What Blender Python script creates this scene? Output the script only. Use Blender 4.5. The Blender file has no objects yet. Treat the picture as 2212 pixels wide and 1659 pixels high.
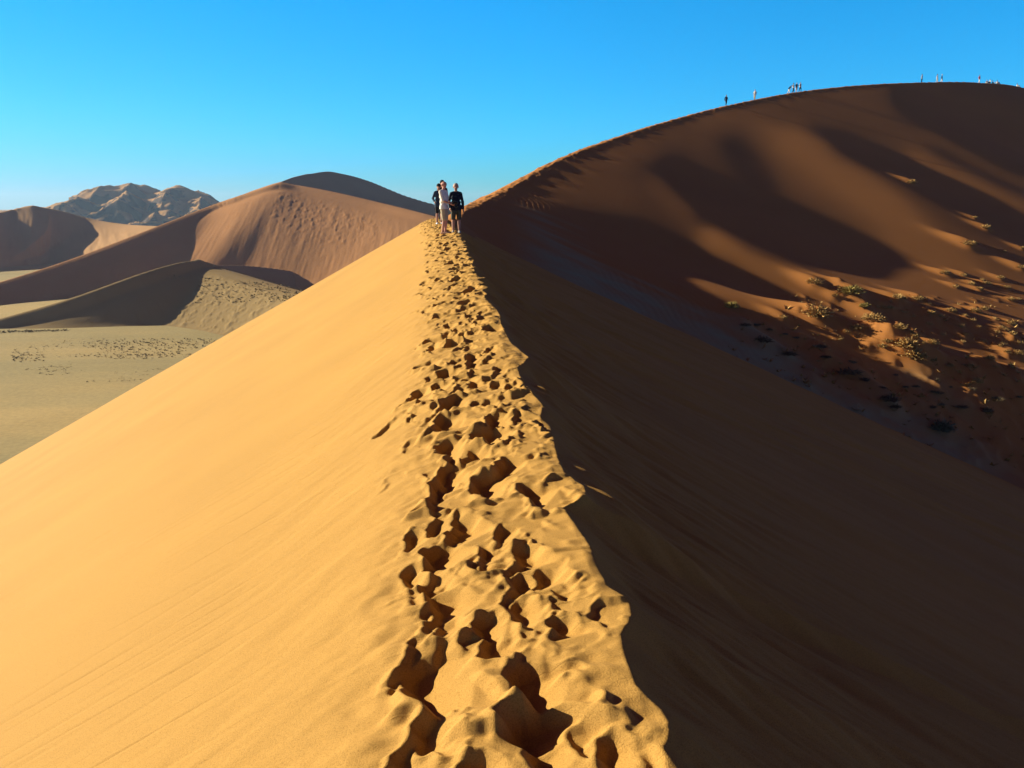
import bpy, bmesh, math, random
import numpy as np
from mathutils import Vector, Matrix
random.seed(7)
R = math.radians
scene = bpy.context.scene
COL = scene.collection

# ------------------------------------------------------------------ camera
EYE = np.array([0.0, 0.0, 1.6])
FPX = 1736.0            # focal length for a 2212 px wide frame
PITCH = R(12.6)
CP, SP = math.cos(PITCH), math.sin(PITCH)
cam_d = bpy.data.cameras.new('camera')
cam_d.sensor_width = 36.0
cam_d.lens = 36.0 * FPX / 2212.0
cam_d.clip_start = 0.05
cam_d.clip_end = 30000
cam = bpy.data.objects.new('camera', cam_d)
COL.objects.link(cam)
cam.location = EYE
cam.rotation_euler = (R(90) - PITCH, 0, 0)
scene.camera = cam

def ray(px, py):
    x = (px - 1106.0) / FPX
    u = (829.5 - py) / FPX
    return np.array([x, CP + u * SP, -SP + u * CP])

def at(px, py, d):
    """world point seen in that direction at horizontal distance d"""
    r = ray(px, py)
    return EYE + r * (d / math.hypot(r[0], r[1]))

def on_plane(px, py, z=0.0):
    r = ray(px, py)
    return EYE + r * ((z - EYE[2]) / r[2])

# ------------------------------------------------------------------ sun
SUN_EL, SUN_AZ = R(18.5), R(20)      # elevation; angle beyond straight left
SUN = np.array([-math.cos(SUN_AZ) * math.cos(SUN_EL), math.sin(SUN_AZ) * math.cos(SUN_EL), math.sin(SUN_EL)])

# ------------------------------------------------------------------ noise
_rs = np.random.RandomState(3)
_perm = _rs.permutation(512)
_perm = np.concatenate([_perm, _perm])
_ang = _rs.rand(512) * 2 * np.pi
_gx, _gy = np.cos(_ang), np.sin(_ang)

def noise(x, y, seed=0):
    x = np.asarray(x, float) + seed * 17.31
    y = np.asarray(y, float) + seed * 9.77
    xi = np.floor(x); yi = np.floor(y)
    xf = x - xi; yf = y - yi
    xi = xi.astype(np.int64) & 511; yi = yi.astype(np.int64) & 511
    x1 = (xi + 1) & 511; y1 = (yi + 1) & 511
    def g(a, b, dx, dy):
        h = _perm[_perm[a] + b]
        return _gx[h] * dx + _gy[h] * dy
    u = xf * xf * xf * (xf * (xf * 6 - 15) + 10)
    v = yf * yf * yf * (yf * (yf * 6 - 15) + 10)
    n00 = g(xi, yi, xf, yf); n10 = g(x1, yi, xf - 1, yf)
    n01 = g(xi, y1, xf, yf - 1); n11 = g(x1, y1, xf - 1, yf - 1)
    a = n00 + u * (n10 - n00); b = n01 + u * (n11 - n01)
    return (a + v * (b - a)) * 1.4

def fbm(x, y, octv=4, gain=0.5, seed=0):
    t = 0; a = 1.0
    for i in range(octv):
        t = t + a * noise(x * 2 ** i, y * 2 ** i, seed + i * 3)
        a *= gain
    return t

def sstep(a, b, x):
    t = np.clip((x - a) / (b - a), 0, 1)
    return t * t * (3 - 2 * t)

def smax(a, b, k):
    h = np.clip(0.5 + 0.5 * (a - b) / k, 0, 1)
    return b + (a - b) * h + k * h * (1 - h)

def smin(a, b, k):
    return -smax(-a, -b, k)

# ------------------------------------------------------------------ object helpers
def tag(o, label=None, cat=None, group=None, kind=None):
    if label: o['label'] = label
    if cat: o['category'] = cat
    if group: o['group'] = group
    if kind: o['kind'] = kind
    return o

def mesh_from_grid(name, X, Y, Z, mat, keep=None, smooth=True):
    n, m = X.shape
    idx = np.arange(n * m).reshape(n, m)
    q = np.stack([idx[:-1, :-1], idx[:-1, 1:], idx[1:, 1:], idx[1:, :-1]], -1).reshape(-1, 4)
    co = np.stack([X, Y, Z], -1).reshape(-1, 3)
    # faces up
    a = co[q[0, 1]] - co[q[0, 0]]; b = co[q[0, 3]] - co[q[0, 0]]
    if a[0] * b[1] - a[1] * b[0] < 0:
        q = q[:, ::-1]
    if keep is not None:
        k = keep.reshape(-1)
        q = q[k[q].any(1)]
        used = np.zeros(n * m, bool); used[q.reshape(-1)] = True
        remap = np.cumsum(used) - 1
        co = co[used]; q = remap[q]
    me = bpy.data.meshes.new(name)
    me.vertices.add(len(co)); me.vertices.foreach_set('co', co.astype(np.float32).reshape(-1))
    me.loops.add(q.size); me.loops.foreach_set('vertex_index', q.astype(np.int32).reshape(-1))
    me.polygons.add(len(q))
    me.polygons.foreach_set('loop_start', np.arange(0, q.size, 4, dtype=np.int32))
    me.polygons.foreach_set('loop_total', np.full(len(q), 4, np.int32))
    me.polygons.foreach_set('use_smooth', np.full(len(q), smooth, bool))
    me.update(calc_edges=True)
    me.materials.append(mat)
    o = bpy.data.objects.new(name, me)
    COL.objects.link(o)
    return o

# ------------------------------------------------------------------ materials
def new_mat(name):
    m = bpy.data.materials.new(name); m.use_nodes = True
    nt = m.node_tree
    b = nt.nodes['Principled BSDF']
    return m, nt, b

def N(nt, typ, **kw):
    n = nt.nodes.new(typ)
    for k, v in kw.items(): setattr(n, k, v)
    return n

def ramp(nt, fac, stops):
    r = N(nt, 'ShaderNodeValToRGB')
    cr = r.color_ramp
    while len(cr.elements) < len(stops): cr.elements.new(0.5)
    for e, (p, c) in zip(cr.elements, stops):
        e.position = p; e.color = (*c, 1)
    nt.links.new(fac, r.inputs[0])
    return r.outputs[0]

def tex_noise(nt, vec, scale, detail=4, rough=0.5, dist=0.0):
    n = N(nt, 'ShaderNodeTexNoise')
    n.inputs['Scale'].default_value = scale
    n.inputs['Detail'].default_value = detail
    n.inputs['Roughness'].default_value = rough
    n.inputs['Distortion'].default_value = dist
    nt.links.new(vec, n.inputs['Vector'])
    return n.outputs['Fac']

def mapping(nt, scale=(1, 1, 1), rot=(0, 0, 0), pre=None):
    if pre is None:
        tc = N(nt, 'ShaderNodeTexCoord'); pre = tc.outputs['Object']
    mp = N(nt, 'ShaderNodeMapping')
    mp.inputs['Scale'].default_value = scale
    mp.inputs['Rotation'].default_value = rot
    nt.links.new(pre, mp.inputs['Vector'])
    return mp.outputs[0]

def mixc(nt, fac, a, b, mode='MIX'):
    m = N(nt, 'ShaderNodeMix', data_type='RGBA', blend_type=mode)
    if isinstance(fac, float): m.inputs[0].default_value = fac
    else: nt.links.new(fac, m.inputs[0])
    for s, v in ((m.inputs[6], a), (m.inputs[7], b)):
        if isinstance(v, tuple): s.default_value = (*v, 1)
        else: nt.links.new(v, s)
    return m.outputs[2]

def bump(nt, h, strength, dist, prev=None):
    b = N(nt, 'ShaderNodeBump')
    b.inputs['Strength'].default_value = strength
    b.inputs['Distance'].default_value = dist
    nt.links.new(h, b.inputs['Height'])
    if prev is not None: nt.links.new(prev, b.inputs['Normal'])
    return b.outputs[0]

def scale_col(c, k): return tuple(min(1, x * k) for x in c)

def finish(nt, b, col, normal=None, rough=0.95, spec=0.1):
    nt.links.new(col, b.inputs['Base Color'])
    b.inputs['Roughness'].default_value = rough
    b.inputs['Specular IOR Level'].default_value = spec
    if normal is not None: nt.links.new(normal, b.inputs['Normal'])

def sand_near():
    c = (0.485, 0.262, 0.064)
    m, nt, b = new_mat('golden_sand')
    v = mapping(nt)
    big = tex_noise(nt, v, 0.35, 3)
    col = ramp(nt, big, [(0.3, scale_col(c, 0.94)), (0.7, scale_col(c, 1.06))])
    grain = tex_noise(nt, v, 190, 3, 0.75)
    g2 = ramp(nt, grain, [(0.28, (0.55, 0.52, 0.46)), (0.5, (0.95, 0.95, 0.94)), (0.75, (1.12, 1.12, 1.1))])
    col = mixc(nt, 1.0, col, g2, 'MULTIPLY')
    # slide streaks running down the flank
    vs = mapping(nt, (0.25, 5.0, 0.25), (0, 0, R(-9)))
    st = tex_noise(nt, vs, 1.6, 5, 0.6, 0.4)
    n = bump(nt, st, 0.04, 0.02)
    fl = tex_noise(nt, mapping(nt, (0.12, 7.0, 0.12), (0, 0, R(-6))), 1.3, 4, 0.55, 0.2)
    fl = ramp(nt, fl, [(0.492, (1, 1, 1)), (0.503, (0, 0, 0)), (0.509, (1, 1, 1))])
    n = bump(nt, fl, 0.22, 0.012, n)
    n = bump(nt, grain, 0.7, 0.005, n)
    med = tex_noise(nt, v, 60, 3)
    n = bump(nt, med, 0.22, 0.006, n)
    finish(nt, b, col, n, 0.9, 0.12)
    return m

def sand_big():
    c = (0.41, 0.165, 0.045)
    m, nt, b = new_mat('red_sand')
    v = mapping(nt)
    big = tex_noise(nt, v, 0.05, 4)
    col = ramp(nt, big, [(0.3, scale_col(c, 0.9)), (0.7, scale_col(c, 1.08))])
    # grey-green gravelly sand in the valley bottom
    g = N(nt, 'ShaderNodeAttribute', attribute_name='gravel')
    gn = tex_noise(nt, mapping(nt, (0.3, 1, 1), (0, 0, R(-35))), 0.5, 5, 0.65)
    gm = N(nt, 'ShaderNodeMath', operation='MULTIPLY'); nt.links.new(g.outputs['Fac'], gm.inputs[0])
    gr = ramp(nt, gn, [(0.35, (0.55, 0.55, 0.55)), (0.6, (1, 1, 1))]); nt.links.new(gr, gm.inputs[1])
    col = mixc(nt, gm.outputs[0], col, (0.30, 0.31, 0.18))
    grain = tex_noise(nt, v, 25, 3, 0.7)
    g2 = ramp(nt, grain, [(0.25, (0.82, 0.82, 0.82)), (0.6, (1, 1, 1))])
    col = mixc(nt, 1.0, col, g2, 'MULTIPLY')
    n = bump(nt, grain, 0.25, 0.02)
    finish(nt, b, col, n, 0.95, 0.08)
    return m

def sand_far(name, c, bumpd=0.3, scale=0.12):
    m, nt, b = new_mat(name)
    v = mapping(nt)
    big = tex_noise(nt, v, 0.02, 5)
    col = ramp(nt, big, [(0.3, scale_col(c, 0.9)), (0.7, scale_col(c, 1.1))])
    n1 = tex_noise(nt, v, scale, 6, 0.65)
    n = bump(nt, n1, 0.3, bumpd)
    finish(nt, b, col, n, 1.0, 0.05)
    return m

def ground_mat():
    m, nt, b = new_mat('desert_floor')
    v = mapping(nt, (0.35, 1, 1))
    n1 = tex_noise(nt, v, 0.012, 6, 0.6, 0.3)
    col = ramp(nt, n1, [(0.32, (0.31, 0.245, 0.115)), (0.48, (0.41, 0.32, 0.15)), (0.62, (0.55, 0.39, 0.165))])
    v2 = mapping(nt)
    n2 = tex_noise(nt, v2, 0.9, 5, 0.7)
    c2 = ramp(nt, n2, [(0.3, (0.78, 0.78, 0.78)), (0.65, (1, 1, 1))])
    col = mixc(nt, 1.0, col, c2, 'MULTIPLY')
    n = bump(nt, n2, 0.3, 0.15)
    finish(nt, b, col, n, 1.0, 0.05)
    return m

def rock_mat():
    m, nt, b = new_mat('rock_and_sand')
    geo = N(nt, 'ShaderNodeNewGeometry')
    sep = N(nt, 'ShaderNodeSeparateXYZ'); nt.links.new(geo.outputs['Normal'], sep.inputs[0])
    v = mapping(nt)
    n1 = tex_noise(nt, v, 0.02, 6, 0.65)
    add = N(nt, 'ShaderNodeMath', operation='MULTIPLY_ADD')
    nt.links.new(n1, add.inputs[0]); add.inputs[1].default_value = 0.35
    nt.links.new(sep.outputs[2], add.inputs[2])
    col = ramp(nt, add.outputs[0], [(0.93, (0.085, 0.058, 0.045)), (0.99, (0.43, 0.235, 0.092))])
    n2 = tex_noise(nt, v, 0.08, 6, 0.7)
    n = bump(nt, n2, 0.5, 3.0)
    finish(nt, b, col, n, 1.0, 0.05)
    return m

def flat(name, c, rough=0.8, var=0.12, scale=30):
    m, nt, b = new_mat(name)
    n1 = tex_noise(nt, mapping(nt), scale, 3)
    col = ramp(nt, n1, [(0.3, scale_col(c, 1 - var)), (0.7, scale_col(c, 1 + var))])
    finish(nt, b, col, None, rough, 0.2)
    return m

M_SAND = sand_near(); M_BIG = sand_big(); M_GROUND = ground_mat(); M_ROCK = rock_mat()
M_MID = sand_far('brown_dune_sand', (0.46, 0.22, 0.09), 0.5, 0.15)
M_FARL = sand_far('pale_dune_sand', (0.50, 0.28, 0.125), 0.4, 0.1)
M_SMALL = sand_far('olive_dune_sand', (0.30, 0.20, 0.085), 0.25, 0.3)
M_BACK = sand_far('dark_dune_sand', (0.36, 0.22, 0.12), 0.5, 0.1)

# ------------------------------------------------------------------ near ridge
FLOOR = -40.0
# outline of the sharp lee edge: where the trampled top breaks off, as seen from the path
EDGE_PX = [(1470, 1800), (1440, 1650), (1432, 1612), (1449, 1575), (1425, 1530), (1372, 1482), (1352, 1430), (1340, 1372),
           (1364, 1335), (1358, 1300), (1312, 1268), (1285, 1215), (1276, 1185), (1245, 1135), (1212, 1092), (1268, 1076),
           (1262, 1050), (1218, 1018), (1203, 985), (1196, 945), (1166, 900), (1172, 872), (1150, 850), (1122, 812), (1118, 795), (1142, 772),
           (1104, 745), (1082, 706), (1080, 690), (1062, 655), (1050, 622), (1048, 600)]
_e = np.array([on_plane(a, b, 0.0)[:2] for a, b in EDGE_PX])
_ey, _ex = _e[:, 1], _e[:, 0]
_o = np.argsort(_ey); _ey, _ex = _ey[_o], _ex[_o]
_ctrl_y = np.array([-30, 0, 2, 5, 8, 11, 14, 20, 25, 29, 34, 40, 50, 60, 80.])
_ctrl_x = np.array([3.2, 0.66, 0.46, 0.22, -0.02, -0.27, -0.52, -1.07, -1.55, -2.0, -2.65, -3.4, -4.2, -4.4, -4.0])

def pchip(xs, ys, x):
    # smooth monotone-ish cubic through control points
    d = np.gradient(ys, xs)
    i = np.clip(np.searchsorted(xs, x) - 1, 0, len(xs) - 2)
    h = xs[i + 1] - xs[i]; t = np.clip((x - xs[i]) / h, 0, 1)
    return ((2*t**3 - 3*t**2 + 1) * ys[i] + (t**3 - 2*t**2 + t) * h * d[i]
            + (-2*t**3 + 3*t**2) * ys[i + 1] + (t**3 - t**2) * h * d[i + 1])

def xc_base(y): return pchip(_ctrl_y, _ctrl_x, y)

def edge_off(y):
    """scalloped lee edge relative to the base crest line"""
    y = np.asarray(y, float)
    near = np.interp(y, _ey, _ex) - xc_base(y)
    far = 0.10 * noise(y * 1.7, y * 0, 5) + 0.07 * noise(y * 4.1, y * 0, 6)
    far = far + 0.10 * np.maximum(0, 1 - np.abs(((y * 0.83 + 2 * noise(y * 0.4, 0 * y, 9)) % 1.0) - 0.5) * 4)
    w = sstep(11.5, 13.5, y)
    w2 = 1 - sstep(1.3, 1.9, y)
    return near * (1 - w) * (1 - w2) + far * w * (1 - sstep(55, 60, y)) + w2 * 0.0

def zc_ridge(y):
    return pchip(np.array([-40, 0, 6, 10, 16, 22, 29, 40, 50, 60, 80.]),
                 np.array([-3, 0, 0, 0.03, 0.2, 0.43, 0.66, 0.83, 0.75, -0.3, -3.0]), y)

TOPW = 0.95
def ridge_base(u, y):
    """height of the ridge without prints; u = x - crest line"""
    e = edge_off(y)
    zt = zc_ridge(y)
    # windward flank
    ul = -u
    tilt = 0.16
    flank = np.where(ul < TOPW, tilt * ul, 0)
    t = np.clip(ul - (TOPW - 0.45), 0, None)
    m = math.tan(R(29.0))
    soft = 0.7
    left = -(tilt * ul + (m - tilt) * (t * t / (2 * soft) * (t < soft) + (t - soft / 2) * (t >= soft)))
    left = np.where(ul <= 0, 0.0, left)
    left = smax(left, (FLOOR - 4 - zt) + 0 * left, 6.0)
    top = np.where(u > 0, -0.02 * np.clip(u, 0, 2), left)
    # lee slip face starting at the scalloped edge
    v = u - e
    v0 = np.clip(v, 0, None)
    steep, gentle = math.tan(R(33)), math.tan(R(24.3))
    lee = gentle * v0 + (steep - gentle) * 1.6 * (1 - np.exp(-v0 / 1.6))
    right = -lee
    right = np.where(u > 30, smax(right, -32.0 - zt, 5.0), right)
    z = np.where(v > 0, top + right, top)
    return z + zt

def blur(a, ry, rx, passes=2):
    for _ in range(passes):
        for ax, r in ((0, ry), (1, rx)):
            p = np.pad(a, [(r + 1, r) if k == ax else (0, 0) for k in (0, 1)], mode='reflect')
            c = np.cumsum(p, axis=ax)
            n = 2 * r + 1
            a = (c[n:] - c[:-n]) / n if ax == 0 else (c[:, n:] - c[:, :-n]) / n
    return a

# --- footprints carved into a fine canvas
def carve(u0, u1, y0, y1, du, dy, prints, lump, talus, iters):
    us = np.arange(u0, u1 + du / 2, du); ys = np.arange(y0, y1 + dy / 2, dy)
    Ug, Yg = np.meshgrid(us, ys)
    H = np.zeros_like(Ug)
    inside = sstep(-1.3, -0.75, Ug)
    H += inside * lump * (0.9 * fbm(Ug * 2.2 + 0.6 * Yg, Yg * 2.6 - 0.5 * Ug, 3, 0.5, 1) + 0.45 * fbm(Ug * 7, Yg * 9, 2, 0.5, 4))
    # oblique wind-drift welts
    H += inside * lump * 0.8 * np.maximum(0, fbm((Ug * 0.5 + Yg) * 2.4, (Ug - Yg * 0.3) * 0.8, 2, 0.5, 8)) ** 1.2
    for (pu, py, L, W, D, ang) in prints:
        rad = max(L, W) * 2.4
        a0 = np.searchsorted(us, pu - rad); a1 = np.searchsorted(us, pu + rad)
        b0 = np.searchsorted(ys, py - rad); b1 = np.searchsorted(ys, py + rad)
        if a1 - a0 < 3 or b1 - b0 < 3: continue
        uu = Ug[b0:b1, a0:a1] - pu; yy = Yg[b0:b1, a0:a1] - py
        c, s = math.cos(ang), math.sin(ang)
        al = (yy * c + uu * s); ac = (uu * c - yy * s)
        wob = 1 + 0.34 * noise(Ug[b0:b1, a0:a1] / W * 0.9, Yg[b0:b1, a0:a1] / W * 0.9, 11)
        al2 = al + 0.25 * L * (ac / W) ** 2 * 0.3
        # a scoop: steep on one side, dragged out shallow on the other
        od = ang * 1.3 - 0.5 + 0.5 * math.sin(pu * 91 + py * 57)
        ox, oy = math.cos(od), math.sin(od)
        cmp_ = uu * ox + yy * oy
        open_ = np.clip(cmp_ / (1.7 * W), 0, 1)
        k_ = 1 / (1 + 1.15 * open_)
        ww = W * (1 - 0.15 * np.exp(-((al2 / L + 0.1) / 0.35) ** 2))
        r = ((np.abs(al2) / L) ** 2.2 + (np.abs(ac) / ww) ** 2.2) ** (1 / 2.2) * wob * k_
        h = H[b0:b1, a0:a1]
        wgt = 1 - sstep(0.75, 1.12, r)
        ref = float((h * wgt).sum() / max(wgt.sum(), 1e-6))
        target = ref * 0.6 - D * (1 - 0.2 * al / L) * (1 - 0.85 * open_)
        h2 = h * (1 - wgt) + target * wgt
        side = 0.75 + 0.6 * (al / L) * (1 if random.random() < 0.5 else -1) + 0.35 * (-ac / W)
        h2 += D * 0.27 * np.clip(side, 0, 2) * np.exp(-((r - 1.25) / 0.22) ** 2)
        H[b0:b1, a0:a1] = h2
    # sand settles to its angle of repose (all four directions), damp crust a little steeper
    for it in range(iters):
        for ax, d in ((0, dy), (1, du)):
            df = np.diff(H, axis=ax)
            ex = np.abs(df) - talus * d
            mv = np.where(ex > 0, np.sign(df) * ex * 0.24, 0)
            if ax == 0:
                H[:-1] += mv; H[1:] -= mv
            else:
                H[:, :-1] += mv; H[:, 1:] -= mv
    H = 0.5 * H + 0.5 * blur(H, 1, 1, 1)
    return us, ys, H

def crop6(x, y): return (658 + x * .4709, 878 + y * .4709)
def crop5(x, y): return (823 + x * .2812, 466 + y * .2812)
PR6 = [(555, 1130, 250, 330), (1030, 1240, 190, 190), (420, 1580, 200, 260), (1040, 1440, 300, 160), (880, 1050, 150, 110), (565, 1390, 70, 90),
       (1025, 680, 120, 120), (590, 735, 140, 90), (650, 810, 170, 110), (490, 655, 60, 60), (845, 605, 110, 80), (725, 500, 150, 110),
       (620, 590, 160, 80), (640, 310, 130, 120), (670, 240, 120, 90), (820, 325, 130, 90), (1050, 390, 115, 85), (755, 180, 130, 110),
       (930, 250, 100, 50), (650, 135, 100, 120), (850, 105, 100, 40), (1100, 95, 80, 50), (655, 25, 110, 50), (870, 55, 80, 50),
       (910, 545, 90, 60), (1005, 905, 80, 110), (1170, 830, 50, 60), (1280, 1490, 60, 120), (1095, 1560, 70, 100), (1410, 1580, 70, 110), (660, 900, 80, 50),
       (825, 950, 90, 50), (800, 1600, 120, 120), (1190, 1010, 60, 100), (600, 480, 80, 60), (500, 500, 70, 60), (1000, 790, 70, 50), (1110, 770, 60, 40)]
PR5 = [(310, 1058, 140, 50), (385, 908, 150, 50), (530, 960, 105, 30), (455, 750, 110, 50), (495, 1150, 140, 40), (290, 1240, 130, 90),
       (690, 1000, 80, 40), (690, 1085, 85, 40), (690, 1127, 60, 30), (840, 895, 130, 45), (765, 702, 85, 28), (450, 685, 85, 40), (575, 640, 60, 28),
       (450, 577, 95, 50), (605, 567, 60, 30), (690, 542, 80, 22), (620, 517, 70, 30), (470, 505, 90, 35), (530, 1380, 150, 60), (720, 1272, 100, 40),
       (825, 1420, 85, 40), (862, 1555, 115, 60), (500, 1490, 170, 90), (780, 1640, 200, 60), (565, 860, 75, 25), (520, 832, 70, 25), (755, 845, 60, 25),
       (440, 1230, 110, 45), (400, 950, 80, 30), (660, 1225, 60, 30), (880, 1300, 90, 30), (990, 1330, 70, 35), (600, 1300, 60, 30), (620, 910, 50, 25)]
prints = []
rp = random.Random(11)
for lst, f, sc in ((PR5, crop5, .2812), (PR6, crop6, .4709)):
    for (cx, cy, w, h) in lst:
        px, py = f(cx, cy)
        p = on_plane(px, py, -0.03)
        dep = p[1] * CP + (1.6 - p[2]) * SP
        W = 0.5 * w * sc / FPX * dep
        dd = on_plane(px, py - h * sc / 2, -0.03)[1] - on_plane(px, py + h * sc / 2, -0.03)[1]
        L = 0.5 * dd
        W = min(max(W, 0.05), 0.125); L = min(max(L, 0.07), 0.17)
        prints.append((p[0] - float(xc_base(p[1])) + W * 0.15, p[1], L, W, min(0.115, 0.46 * W + 0.03) * (1.05 if W > 0.07 else 0.9), rp.uniform(-0.35, 0.25)))
near_small = []
for i in range(210):
    y = 1.6 + 11.0 * rp.random() ** 1.2
    if y < 3.2 and rp.random() < .65: continue
    near_small.append((rp.gauss(-0.38, 0.24), y, rp.uniform(.08, .16), rp.uniform(.045, .09), rp.uniform(.012, .038), rp.uniform(-.6, .6)))
far_prints = []
y = 10.6
while y < 52:
    for k in range(2):
        far_prints.append((rp.gauss(-0.42, 0.25), y + rp.uniform(-.2, .2), rp.uniform(.11, .16), rp.uniform(.06, .1), rp.uniform(.045, .095), rp.uniform(-.5, .4)))
    if rp.random() < 0.5:
        far_prints.append((rp.uniform(-1.15, -0.8), y, rp.uniform(.12, .18), rp.uniform(.05, .09), rp.uniform(.03, .07), rp.uniform(-.9, -.2)))
    y += rp.uniform(0.22, 0.34)
NU0, NU1 = -1.7, 0.75
cn = carve(NU0, NU1, 1.0, 12.6, 0.0065, 0.0065, near_small + prints, 0.024, 0.85, 30)
cf = carve(NU0, NU1, 11.0, 56.0, 0.016, 0.016, far_prints, 0.022, 0.9, 16)

def sample(c, u, y):
    us, ys, H = c
    fu = np.clip((u - us[0]) / (us[1] - us[0]), 0, len(us) - 1.001)
    fy = np.clip((y - ys[0]) / (ys[1] - ys[0]), 0, len(ys) - 1.001)
    iu = fu.astype(int); iy = fy.astype(int); a = fu - iu; b = fy - iy
    return (H[iy, iu] * (1 - a) * (1 - b) + H[iy, iu + 1] * a * (1 - b) + H[iy + 1, iu] * (1 - a) * b + H[iy + 1, iu + 1] * a * b)

def ridge_z(x, y):
    u = x - xc_base(y)
    z = ridge_base(u, y)
    e = edge_off(y)
    w = sstep(12.0, 12.5, y)
    wy = sstep(1.05, 1.5, y) * (1 - sstep(53, 55, y))
    h = sample(cn, u, y) * (1 - w) + sample(cf, u, y) * w
    wu = sstep(NU0 + 0.02, NU0 + 0.4, u) * (1 - sstep(-0.05, 0.06, u - e))
    z = z + h * wu * wy
    # the lee side: soft slumps just under the edge
    v = u - e
    lw = sstep(0.0, 0.25, v) * np.exp(-np.clip(v, 0, 50) / 2.5)
    z = z + lw * 0.085 * fbm(u * 0.6, y * 2.2 + u * 1.2, 4, 0.55, 21)
    z = z + sstep(0.5, 3, v) * 0.10 * fbm(u * 0.05 + y * 0.01, y * 0.35 + u * 0.22, 3, 0.5, 23)
    # the windward flank: long faint undulations and fine slide lines
    lf = sstep(0.9, 2.2, -u)
    z = z + lf * 0.012 * fbm(u * 0.10, y * 0.5 - u * 0.10, 3, 0.5, 31)
    for fq, sd_, am in ((3.2, 33, .004), (6.5, 133, .002), (1.7, 233, .005)):
        ln = np.abs(noise(u * 0.22 + 3.1 * sd_, y * fq - u * 0.17 * fq, sd_ % 100))
        z = z - lf * am * np.clip(1 - ln * 12, 0, 1) * sstep(-0.05, 0.25, noise(u * 0.35, y * fq * 0.4 - u * 0.1, sd_ % 100 + 4))
    # side drifts where sand has slid off the path
    dr = sstep(0.6, 1.1, -u) * (1 - sstep(1.5, 2.6, -u))
    z = z + dr * 0.009 * fbm(u * 1.3, y * 2.4 - u * 1.6, 3, 0.55, 41)
    return z

def build_ridge():
    # rows: as fine as the eye needs them, wider with distance
    ys = list(np.concatenate([np.arange(-14, 0.6, 0.8), np.arange(0.6, 1.5, 0.08)]))
    y = 1.5
    while y < 75:
        ys.append(y)
        y += min(max(0.55 * y * y / (FPX * 0.463 * 1.6), 0.0028), 0.02 + 0.0006 * max(0, y - 6)) if y < 54 else 0.6
    ys = np.array(ys)
    us = [0.0]
    s = 0.0075
    right = []
    u = 0.0
    while u < 75:
        st = 0.0075 if u < 0.45 else min(0.0075 + (u - 0.45) * 0.035, 1.2)
        u += st; right.append(u)
    left = []
    u = 0.0
    while u < 100:
        st = 0.0075 if u < 1.35 else min(0.0075 + (u - 1.35) * 0.03, 1.2)
        u += st; left.append(-u)
    us = np.array(left[::-1] + [0.0] + right)
    U, Y = np.meshgrid(us, ys)
    X = xc_base(Y) + U
    Z = ridge_z(X, Y)
    print('ridge grid', U.shape)
    o = mesh_from_grid('sand_ridge', X, Y, Z, M_SAND)
    tag(o, 'golden sand dune ridge with a trampled footprint path along its crest', 'dune', kind='structure')
    return o
build_ridge()

# ------------------------------------------------------------------ polyline dunes
def spline(pts, n=8):
    P = np.array(pts, float)
    out = []
    Q = np.vstack([2 * P[0] - P[1], P, 2 * P[-1] - P[-2]])
    for i in range(1, len(Q) - 2):
        for k in range(n):
            t = k / n
            a, b, c, d = Q[i - 1], Q[i], Q[i + 1], Q[i + 2]
            out.append(0.5 * (2 * b + (c - a) * t + (2 * a - 5 * b + 4 * c - d) * t ** 2 + (-a + 3 * b - 3 * c + d) * t ** 3))
    out.append(P[-1])
    return np.array(out)

def poly_dist(x, y, P):
    """nearest point on a 3-D polyline in plan: signed distance (right of travel positive), crest height, arc length"""
    best = np.full(x.shape, 1e18); zc = np.zeros(x.shape); sl = np.zeros(x.shape); sg = np.ones(x.shape)
    acc = 0.0
    for i in range(len(P) - 1):
        a, b = P[i], P[i + 1]
        dx, dy = b[0] - a[0], b[1] - a[1]
        L2 = dx * dx + dy * dy; L = math.sqrt(L2)
        t = np.clip(((x - a[0]) * dx + (y - a[1]) * dy) / L2, 0, 1)
        ex = x - (a[0] + t * dx); ey = y - (a[1] + t * dy)
        d2 = ex * ex + ey * ey
        m = d2 < best
        best = np.where(m, d2, best)
        zc = np.where(m, a[2] + t * (b[2] - a[2]), zc)
        sl = np.where(m, acc + t * L, sl)
        side = (x - a[0]) * dy - (y - a[1]) * dx
        sg = np.where(m, np.where(side >= 0, 1.0, -1.0), sg)
        acc += L
    return np.sqrt(best) * sg, zc, sl

def polar(name, f, az0, az1, daz, r0, r1, rr, mat, cut=None, rmin=0.0):
    az = np.arange(R(az0), R(az1), R(daz))
    rs = [r0]
    while rs[-1] < r1: rs.append(rs[-1] + max(rs[-1] * rr, rmin))
    A, RR = np.meshgrid(az, np.array(rs))
    X = RR * np.sin(A); Y = RR * np.cos(A)
    res = f(X, Y)
    if isinstance(res, tuple) and len(res) == 2:
        res = res[0] * (1 - res[1]) + blur(res[0], 5, 9) * res[1]
    Z = res[0] if isinstance(res, tuple) else res
    keep = None if cut is None else (Z > cut)
    o = mesh_from_grid(name, X, Y, Z, mat, keep)
    print(name, X.shape, len(o.data.vertices))
    return o, X, Y, Z, res

# ---- the big dune on the right
BIG = spline([(-4.6, 48, -0.6), (-4.4, 57, 0.45), (-3.4, 66, 1.5), tuple(at(1080, 410, 78)), tuple(at(1200, 345, 95)), tuple(at(1300, 306, 110)), tuple(at(1430, 264, 130)),
              tuple(at(1568, 228, 150)), tuple(at(1720, 199, 170)), tuple(at(1860, 184, 188)), tuple(at(2000, 178, 205)), tuple(at(2110, 179, 222)),
              tuple(at(2212, 193, 240)), (150, 226, 25), (190, 262, 16), (240, 310, 2)], 22)
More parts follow.
